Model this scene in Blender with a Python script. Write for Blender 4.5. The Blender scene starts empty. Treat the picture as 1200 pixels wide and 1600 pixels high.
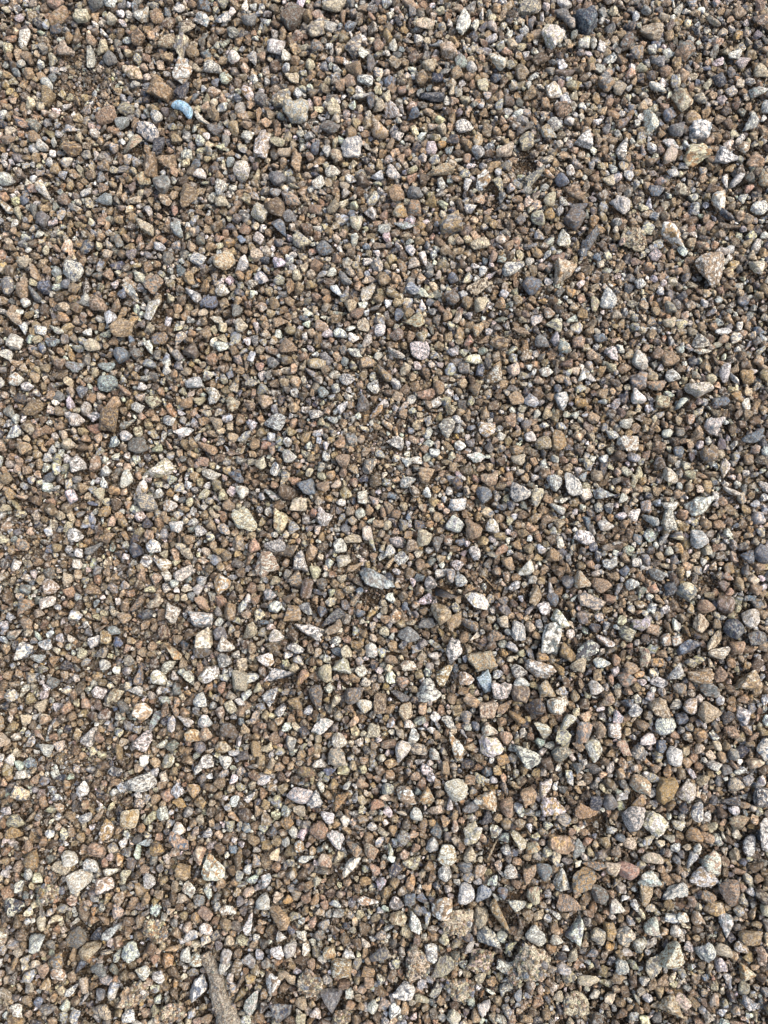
import bpy, math, random
import numpy as np
from mathutils import Vector, Matrix

# ---------------------------------------------------------------- camera, sky, sun, exposure
scene = bpy.context.scene
IMG_W, IMG_H = 1200.0, 1600.0
DIST = 0.72                         # metres from the lens to the middle of the gravel
TILT = math.radians(9.0)            # off the vertical
TAN_H = 0.430                       # half width of the view at one metre
cam_data = bpy.data.cameras.new('camera')
cam = bpy.data.objects.new('camera', cam_data)
scene.collection.objects.link(cam)
cam.location = (0.0, -DIST * math.sin(TILT), DIST * math.cos(TILT))
cam.rotation_euler = (TILT, 0.0, 0.0)
cam_data.sensor_fit = 'HORIZONTAL'
cam_data.sensor_width = 36.0
cam_data.lens = 18.0 / TAN_H
cam_data.clip_start = 0.02
cam_data.clip_end = 400.0
scene.camera = cam

SUN_EL, SUN_AZ = math.radians(54.0), math.radians(12.0)   # azimuth measured from +x, anticlockwise
world = bpy.data.worlds.new('World')
scene.world = world
world.use_nodes = True
wn = world.node_tree
bg = wn.nodes['Background']
sky = wn.nodes.new('ShaderNodeTexSky')
sky.sky_type = 'NISHITA'
sky.sun_disc = False
sky.sun_elevation = SUN_EL
sky.sun_rotation = math.pi / 2 - SUN_AZ
sky.dust_density = 4.0
sky.air_density = 1.0
wn.links.new(sky.outputs[0], bg.inputs[0])
bg.inputs[1].default_value = 0.15
sun_data = bpy.data.lights.new('sun', 'SUN')
sun_data.energy = 1.1
sun_data.angle = math.radians(48.0)
sun_data.color = (1.0, 0.965, 0.92)
sun = bpy.data.objects.new('sun', sun_data)
scene.collection.objects.link(sun)
sd = Vector((math.cos(SUN_EL) * math.cos(SUN_AZ), math.cos(SUN_EL) * math.sin(SUN_AZ), math.sin(SUN_EL)))
sun.rotation_euler = sd.to_track_quat('Z', 'Y').to_euler()
sun.location = sd * 5
vs = scene.view_settings
vs.view_transform = 'Standard'
vs.look = 'None'
vs.gamma = 1.0
vs.use_curve_mapping = False
vs.exposure = 1.36

# ---------------------------------------------------------------- helpers
rng = np.random.default_rng(11)
random.seed(5)
coll = scene.collection


def ground_at(px, py):
    """where the sight line through a point of the photograph meets the mean ground level"""
    dx = (px - IMG_W / 2) / (IMG_W / 2) * TAN_H
    dy = -(py - IMG_H / 2) / (IMG_W / 2) * TAN_H
    d = cam.rotation_euler.to_matrix() @ Vector((dx, dy, -1.0))
    t = -cam.location.z / d.z
    p = cam.location + d * t
    return p.x, p.y, t / (IMG_W / 2) * TAN_H        # x, y, metres per pixel there


HOLLOWS = [(130, 130, 70, 6), (120, 1445, 60, 7), (905, 1560, 60, 8), (1030, 610, 40, 5), (700, 1560, 90, 6), (300, 1530, 40, 6),
           (760, 1480, 40, 5), (120, 1130, 90, 3), (1090, 330, 30, 4), (230, 760, 60, 3)]
MOUNDS = [(640, 520, 220, 7), (950, 1000, 200, 5), (250, 950, 150, 3), (880, 250, 160, 4), (850, 1500, 50, 4), (660, 1500, 60, 3)]
BUMPS = []
for lst, sg in ((HOLLOWS, -1), (MOUNDS, 1)):
    for (px, py, pr, hh) in lst:
        x, y, m = ground_at(px, py)
        BUMPS.append((x, y, pr * m, sg * hh * 0.001))


def height(x, y):
    h = 0.0034 * np.sin(x * 21 + 1.3 + 1.5 * np.sin(y * 9)) * np.sin(y * 17 + 0.4) + 0.0015 * np.sin(x * 47 + y * 31) * np.sin(y * 53 - x * 20 + 2)
    h = h + 0.0008 * np.sin(x * 140 + 3 * np.sin(y * 60)) * np.sin(y * 120 + 1)
    for (bx, by, br, bh) in BUMPS:
        h = h + 1.35 * bh * np.exp(-((x - bx) ** 2 + (y - by) ** 2) / (br * br))
    return h


# ---------------------------------------------------------------- materials
COL = {  # base colours of the dry stones
    'W': (.70, .66, .55), 'C': (.52, .44, .29), 'G': (.155, .158, .148), 'E': (.33, .365, .335), 'B': (.120, .150, .180),
    'D': (.026, .036, .055), 'T': (.285, .193, .098), 'N': (.092, .058, .029), 'P': (.375, .255, .150), 'O': (.37, .235, .095),
    'M': (.145, .110, .085), 'R': (.36, .22, .145), 'S': (.34, .52, .62), 'A': (.38, .48, .45), 'Y': (.40, .26, .09)}


def stone_material(name, attr_type):
    m = bpy.data.materials.new(name)
    m.use_nodes = True
    n, l = m.node_tree.nodes, m.node_tree.links
    b = n['Principled BSDF']

    def nd(t, **k):
        q = n.new(t)
        for a, v in k.items():
            setattr(q, a, v)
        return q

    def at(nm):
        q = nd('ShaderNodeAttribute', attribute_type=attr_type)
        q.attribute_name = nm
        return q
    geo0 = nd('ShaderNodeNewGeometry')
    pat = at('pattern')
    geo = nd('ShaderNodeVectorMath', operation='MULTIPLY')      # each stone has its own grain size and bedding
    l.new(geo0.outputs['Position'], geo.inputs[0])
    l.new(pat.outputs['Vector'], geo.inputs[1])

    def noise(scale, detail=3.0, rough=0.6, dist=0.0):
        q = nd('ShaderNodeTexNoise')
        q.inputs['Scale'].default_value = scale
        q.inputs['Detail'].default_value = detail
        q.inputs['Roughness'].default_value = rough
        q.inputs['Distortion'].default_value = dist
        l.new(geo.outputs[0], q.inputs['Vector'])
        return q.outputs['Fac']

    def ramp(src, p0, p1, v0=0.0, v1=1.0):
        q = nd('ShaderNodeMapRange', interpolation_type='SMOOTHSTEP')
        for i, v in zip((1, 2, 3, 4), (p0, p1, v0, v1)):
            q.inputs[i].default_value = v
        l.new(src, q.inputs[0])
        return q.outputs[0]

    def mix(fac, a, c, mode='MIX'):
        q = nd('ShaderNodeMix', data_type='RGBA', blend_type=mode)
        if isinstance(fac, float):
            q.inputs[0].default_value = fac
        else:
            l.new(fac, q.inputs[0])
        for i, v in ((6, a), (7, c)):
            if isinstance(v, tuple):
                q.inputs[i].default_value = (*v, 1)
            else:
                l.new(v, q.inputs[i])
        return q.outputs[2]

    def mul(a, c):
        q = nd('ShaderNodeMath', operation='MULTIPLY')
        for i, v in ((0, a), (1, c)):
            if isinstance(v, float):
                q.inputs[i].default_value = v
            else:
                l.new(v, q.inputs[i])
        return q.outputs[0]
    t1, t2, look = at('tint'), at('tint_two'), at('look')
    sep = nd('ShaderNodeSeparateColor')
    l.new(look.outputs['Color'], sep.inputs[0])
    dirt_amt, speck_amt, gloss = sep.outputs[0], sep.outputs[1], sep.outputs[2]
    patches = ramp(noise(300, 3, 0.6, 0.5), 0.50, 0.555)
    c = mix(patches, t1.outputs['Color'], t2.outputs['Color'])
    edge = nd('ShaderNodeMath', operation='ABSOLUTE')          # darker seams round the mineral patches
    # broad light and dark variation, fine grain
    grain = ramp(noise(900, 3, 0.7), 0.35, 0.65, 0.44, 1.46)
    g = nd('ShaderNodeCombineColor')
    for i in range(3):
        l.new(grain, g.inputs[i])
    c = mix(1.0, c, g.outputs[0], 'MULTIPLY')
    # pale chalky film on patches
    film = mul(ramp(noise(480, 4, 0.7), 0.52, 0.58), 0.42)
    c = mix(film, c, (.50, .465, .39))
    # dark mineral specks
    vor = nd('ShaderNodeTexVoronoi', feature='F1')
    vor.inputs['Scale'].default_value = 620
    l.new(geo.outputs[0], vor.inputs['Vector'])
    sp = mul(ramp(vor.outputs['Distance'], 0.20, 0.34, 1.0, 0.0), ramp(noise(260, 1), 0.47, 0.56))
    c = mix(mul(sp, speck_amt), c, (.09, .08, .075))
    # veins
    ab = nd('ShaderNodeMath', operation='SUBTRACT')
    l.new(noise(380, 3, 0.65, 0.8), ab.inputs[0])
    ab.inputs[1].default_value = 0.5
    l.new(ab.outputs[0], edge.inputs[0])
    vein = mul(ramp(edge.outputs[0], 0.006, 0.026, 0.6, 0.0), speck_amt)
    c = mix(vein, c, (.11, .08, .055))
    # brown dust sticking to the stone
    dm = mul(ramp(noise(460, 5, 0.75), 0.47, 0.58), dirt_amt)
    c = mix(dm, c, (.108, .070, .037))
    l.new(c, b.inputs['Base Color'])
    rg = nd('ShaderNodeMapRange')
    rg.inputs[3].default_value, rg.inputs[4].default_value = 0.76, 0.34
    l.new(gloss, rg.inputs[0])
    l.new(rg.outputs[0], b.inputs['Roughness'])
    b.inputs['Specular IOR Level'].default_value = 0.5
    hs = nd('ShaderNodeMath', operation='ADD')
    l.new(mul(noise(650, 5, 0.75), 1.0), hs.inputs[0])
    l.new(mul(noise(190, 3, 0.6), 1.3), hs.inputs[1])
    bp = nd('ShaderNodeBump')
    bp.inputs['Strength'].default_value = 0.85
    bp.inputs['Distance'].default_value = 0.0032
    l.new(hs.outputs[0], bp.inputs['Height'])
    l.new(bp.outputs[0], b.inputs['Normal'])
    return m


mat_stone = stone_material('stone', 'OBJECT')
mat_gravel = stone_material('loose_gravel', 'INSTANCER')
mat_crust = stone_material('grit_crust', 'GEOMETRY')

mat_soil = bpy.data.materials.new('soil')
mat_soil.use_nodes = True
n, l = mat_soil.node_tree.nodes, mat_soil.node_tree.links
b = n['Principled BSDF']
geo = n.new('ShaderNodeNewGeometry')
v1 = n.new('ShaderNodeTexVoronoi'); v1.inputs['Scale'].default_value = 520
v2 = n.new('ShaderNodeTexVoronoi'); v2.inputs['Scale'].default_value = 130
no = n.new('ShaderNodeTexNoise'); no.inputs['Scale'].default_value = 160; no.inputs['Detail'].default_value = 6
for q in (v1, v2, no):
    l.new(geo.outputs['Position'], q.inputs['Vector'])
sep = n.new('ShaderNodeSeparateColor'); l.new(v1.outputs['Color'], sep.inputs[0])
rp = n.new('ShaderNodeValToRGB')
els = rp.color_ramp.elements
els[0].position, els[0].color = 0.0, (.035, .023, .013, 1)
els[1].position, els[1].color = 1.0, (.22, .16, .09, 1)
for pos, cc in ((.35, (.055, .038, .022, 1)), (.6, (.10, .066, .036, 1)), (.8, (.14, .092, .052, 1)), (.92, (.10, .09, .08, 1))):
    e = els.new(pos); e.color = cc
l.new(sep.outputs[0], rp.inputs[0])
mx = n.new('ShaderNodeMix'); mx.data_type = 'RGBA'; mx.blend_type = 'MIX'
mr = n.new('ShaderNodeMapRange'); mr.inputs[1].default_value = .42; mr.inputs[2].default_value = .62
l.new(no.outputs['Fac'], mr.inputs[0]); l.new(mr.outputs[0], mx.inputs[0])
l.new(rp.outputs[0], mx.inputs[6]); mx.inputs[7].default_value = (.055, .038, .022, 1)
l.new(mx.outputs[2], b.inputs['Base Color'])
b.inputs['Roughness'].default_value = 0.93
b.inputs['Specular IOR Level'].default_value = 0.2
ma = n.new('ShaderNodeMath'); ma.operation = 'MULTIPLY_ADD'
l.new(v1.outputs['Distance'], ma.inputs[0]); ma.inputs[1].default_value = -0.9; l.new(no.outputs['Fac'], ma.inputs[2])
mb = n.new('ShaderNodeMath'); mb.operation = 'MULTIPLY_ADD'
l.new(v2.outputs['Distance'], mb.inputs[0]); mb.inputs[1].default_value = -1.6; l.new(ma.outputs[0], mb.inputs[2])
bp = n.new('ShaderNodeBump'); bp.inputs['Strength'].default_value = 1.0; bp.inputs['Distance'].default_value = 0.0022
l.new(mb.outputs[0], bp.inputs['Height']); l.new(bp.outputs[0], b.inputs['Normal'])


# ---------------------------------------------------------------- stone shapes
def ico(sub):
    import bmesh
    bm = bmesh.new()
    bmesh.ops.create_icosphere(bm, subdivisions=sub, radius=1.0)
    v = np.array([p.co[:] for p in bm.verts])
    f = [tuple(q.index for q in p.verts) for p in bm.faces]
    bm.free()
    v /= np.linalg.norm(v, axis=1)[:, None]
    return v, f


ICO = {k: ico(k) for k in (2, 3, 4, 5, 6)}


def unit(n_, r):
    a = r.normal(size=(n_, 3))
    return a / np.linalg.norm(a, axis=1)[:, None]


def waves(p, freq, k, r):
    s = np.zeros(len(p))
    for d, ph in zip(unit(k, r), r.uniform(0, 6.28, k)):
        s += np.sin(p @ d * freq * r.uniform(.7, 1.4) + ph)
    return s / math.sqrt(k)


def stone_verts(kind, seed, sub, outline=None):
    """vertices of one stone, its box spanning -0.5..0.5 on x and y and z"""
    r = np.random.default_rng(seed)
    d, faces = ICO[sub]
    if outline is not None:                                   # planes along a given convex outline
        o = np.array(outline, float)
        o = (o - o.mean(0)) / np.abs(o - o.mean(0)).max()
        N, Hh = [], []
        for i in range(len(o)):
            e = o[(i + 1) % len(o)] - o[i]
            nn = np.array([e[1], -e[0]]) / np.linalg.norm(e)
            hh = float(nn @ o[i])
            if hh < 0:
                nn, hh = -nn, -hh
            tz = r.uniform(.05, .30)
            N.append([nn[0], nn[1], tz]); Hh.append(max(hh, .15))
        N += [[.08, -.1, 1], [0, 0, -1], [-.3, .2, .8]]; Hh += [.42, .42, .50]
        N, Hh, p = np.array(N), np.array(Hh), 26
    elif kind == 'b':
        q = np.array([[1, 0, 0], [-1, 0, 0], [0, 1, 0], [0, -1, 0], [0, 0, 1], [0, 0, -1.0]]) + r.normal(0, .16, (6, 3))
        N = np.vstack([q, unit(7, r)]); Hh = np.r_[r.uniform(.72, .85, 6), r.uniform(.86, 1.02, 7)]; p = 15
    elif kind == 'w':
        a0 = r.uniform(0, 6.28)
        q = np.array([[math.cos(a0 + t), math.sin(a0 + t), r.uniform(-.1, .45)] for t in (0, 2.0 + r.uniform(-.2, .2), 4.15 + r.uniform(-.2, .2))])
        N = np.vstack([q, [[.1, .1, 1], [0, 0, -1]], unit(5, r)]); Hh = np.r_[.66, .72, .70, .6, .6, r.uniform(.66, .9, 5)]; p = 11
    elif kind in ('r', 'e', 'c'):
        N = unit(17, r); Hh = r.uniform(.82, 1.0, 17); p = 16
    elif kind in ('f', 'l'):
        N = np.vstack([unit(12, r), [[0, .1, 1], [0, 0, -1]]]); Hh = np.r_[r.uniform(.78, 1, 12), .7, .7]; p = 20
    elif kind in ('k', 'x'):
        N = unit(16, r); Hh = r.uniform(.66, 1, 16); p = 10
    else:
        N = unit(11, r); Hh = r.uniform(.70, 1, 11); p = 13
    N = N / np.linalg.norm(N, axis=1)[:, None]
    s = np.clip(d @ N.T, 0.0, None) / Hh
    s = (s ** p).sum(1) ** (-1.0 / p)
    v = d * s[:, None]
    if kind == 'k':
        s2 = 1 + .11 * waves(v, 4.5, 5, r) + .05 * waves(v, 10, 5, r) + .022 * waves(v, 24, 6, r)
    elif kind == 'x':
        c = unit(70, r)
        near = (d @ c.T)
        m = near.max(1)
        s2 = 1 + .17 * waves(v, 3.5, 5, r) + .06 * waves(v, 8, 5, r) + .20 * (m - .93) / .07 * .5 + .035 * waves(v, 16, 6, r) + .022 * waves(v, 40, 8, r)
    elif kind in ('r', 'e', 'c'):
        s2 = 1 + .035 * waves(v, 4, 4, r) + .018 * waves(v, 11, 5, r) + .009 * waves(v, 24, 6, r)
    else:
        s2 = 1 + .045 * waves(v, 5, 4, r) + .036 * waves(v, 8, 5, r) + .026 * waves(v, 12, 5, r) + .014 * waves(v, 24, 6, r)
    if kind in 'abwlf':
        for c_ in unit(5 if kind != 'w' else 2, r):                                  # chipped hollows
            s2 = s2 - r.uniform(.03, .13) * np.exp(-((1 - d @ c_) / r.uniform(.03, .14)) ** 2)
    v = v * s2[:, None]
    if kind == 'c':
        xx = np.clip(d[:, 0], -.97, .97)
        full = np.sqrt((1 - xx ** 6) / (1 - xx ** 2)) * (1 + .06 * waves(d, 5, 5, r))
        v = np.stack([d[:, 0], d[:, 1] * .5 * full * (1 - .12 * xx) - .48 * xx ** 2, d[:, 2] * .5 * full], 1)
    lo, hi = v.min(0), v.max(0)
    v = (v - (lo + hi) / 2) / (hi - lo)
    return v, faces


def mesh_from(name, v, faces, mat):
    me = bpy.data.meshes.new(name)
    me.from_pydata(v.tolist(), [], faces)
    me.polygons.foreach_set('use_smooth', np.ones(len(me.polygons), bool))
    me.materials.append(mat)
    me.update()
    return me


def jitter(c, r, a=.12, b_=.06):
    k = 1 + r.normal(0, a)
    return [float(min(.85, max(.01, x * k * (1 + r.normal(0, b_))))) for x in c]


def link(o, parent=None):
    coll.objects.link(o)
    if parent is not None:
        o.parent = parent
    return o


# ---------------------------------------------------------------- patches of damp sand
SANDY = [(620, 640, 230, .22), (110, 900, 170, .22), (330, 330, 130, .15), (1000, 420, 120, .2), (430, 1420, 120, .2), (150, 140, 60, .8), (1090, 25, 80, .5), (600, 690, 110, .45), (45, 840, 60, .7), (95, 1180, 70, .6), (120, 1330, 90, .5), (250, 640, 50, .4), (960, 480, 70, .6),
         (1000, 840, 80, .4), (560, 360, 60, .3), (240, 1000, 60, .4), (1090, 1520, 70, .5), (850, 1560, 90, .5), (560, 1440, 90, .4), (720, 330, 60, .3), (60, 300, 80, .3), (140, 120, 50, .8)]
sandy = []
for (px, py, pr, k) in SANDY:
    x, y, m = ground_at(px, py)
    sandy.append((x, y, pr * m, k))


def sandiness(x, y):
    s = 0.24 * (np.sin(x * 33 + 2 * np.sin(y * 21) + 1) * np.sin(y * 29 + 1.7 * np.sin(x * 17)) + .2)
    for (a, c, rad, k) in sandy:
        s = s + k * np.exp(-((x - a) ** 2 + (y - c) ** 2) / (rad * rad))
    return np.clip(1.1 * s, 0, 1)


# ---------------------------------------------------------------- the ground, one sheet to the horizon
def axis(lim, step):
    a = list(np.arange(-lim, lim + step / 2, step))
    w, s = lim, step
    while w < 120:
        s *= 1.35
        w += s
        a = [-w] + a + [w]
    return np.array(a)


gx, gy = axis(0.74, 0.0036), axis(1.00, 0.0036)
X, Y = np.meshgrid(gx, gy)
fade = np.exp(-np.clip(np.hypot(X, Y) - 1.2, 0, None) / 3.0)
Z = height(X, Y) * fade - 0.0096 + 0.0068 * sandiness(X, Y) * fade
Z = Z + (.0011 * np.sin(X * 330 + 4 * np.sin(Y * 170)) * np.sin(Y * 290 + 3 * np.sin(X * 210))) * fade
inner = (np.abs(X) < .74) & (np.abs(Y) < 1.0)
Z = Z + inner * rng.normal(0, .0005, X.shape)
gv = np.stack([X.ravel(), Y.ravel(), Z.ravel()], 1)
nx, ny = len(gx), len(gy)
ii = (np.arange(ny - 1)[:, None] * nx + np.arange(nx - 1)[None, :]).ravel()
gf = np.stack([ii, ii + 1, ii + nx + 1, ii + nx], 1)
me = bpy.data.meshes.new('ground')
me.vertices.add(len(gv)); me.vertices.foreach_set('co', gv.ravel())
me.loops.add(gf.size); me.loops.foreach_set('vertex_index', gf.ravel())
me.polygons.add(len(gf)); me.polygons.foreach_set('loop_start', np.arange(len(gf)) * 4)
me.polygons.foreach_set('use_smooth', np.ones(len(gf), bool))
me.update(); me.validate()
me.materials.append(mat_soil)
ground = link(bpy.data.objects.new('ground', me))
ground['kind'] = 'structure'
ground['label'] = 'brown gritty soil showing between the stones'
ground['category'] = 'ground'

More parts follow.
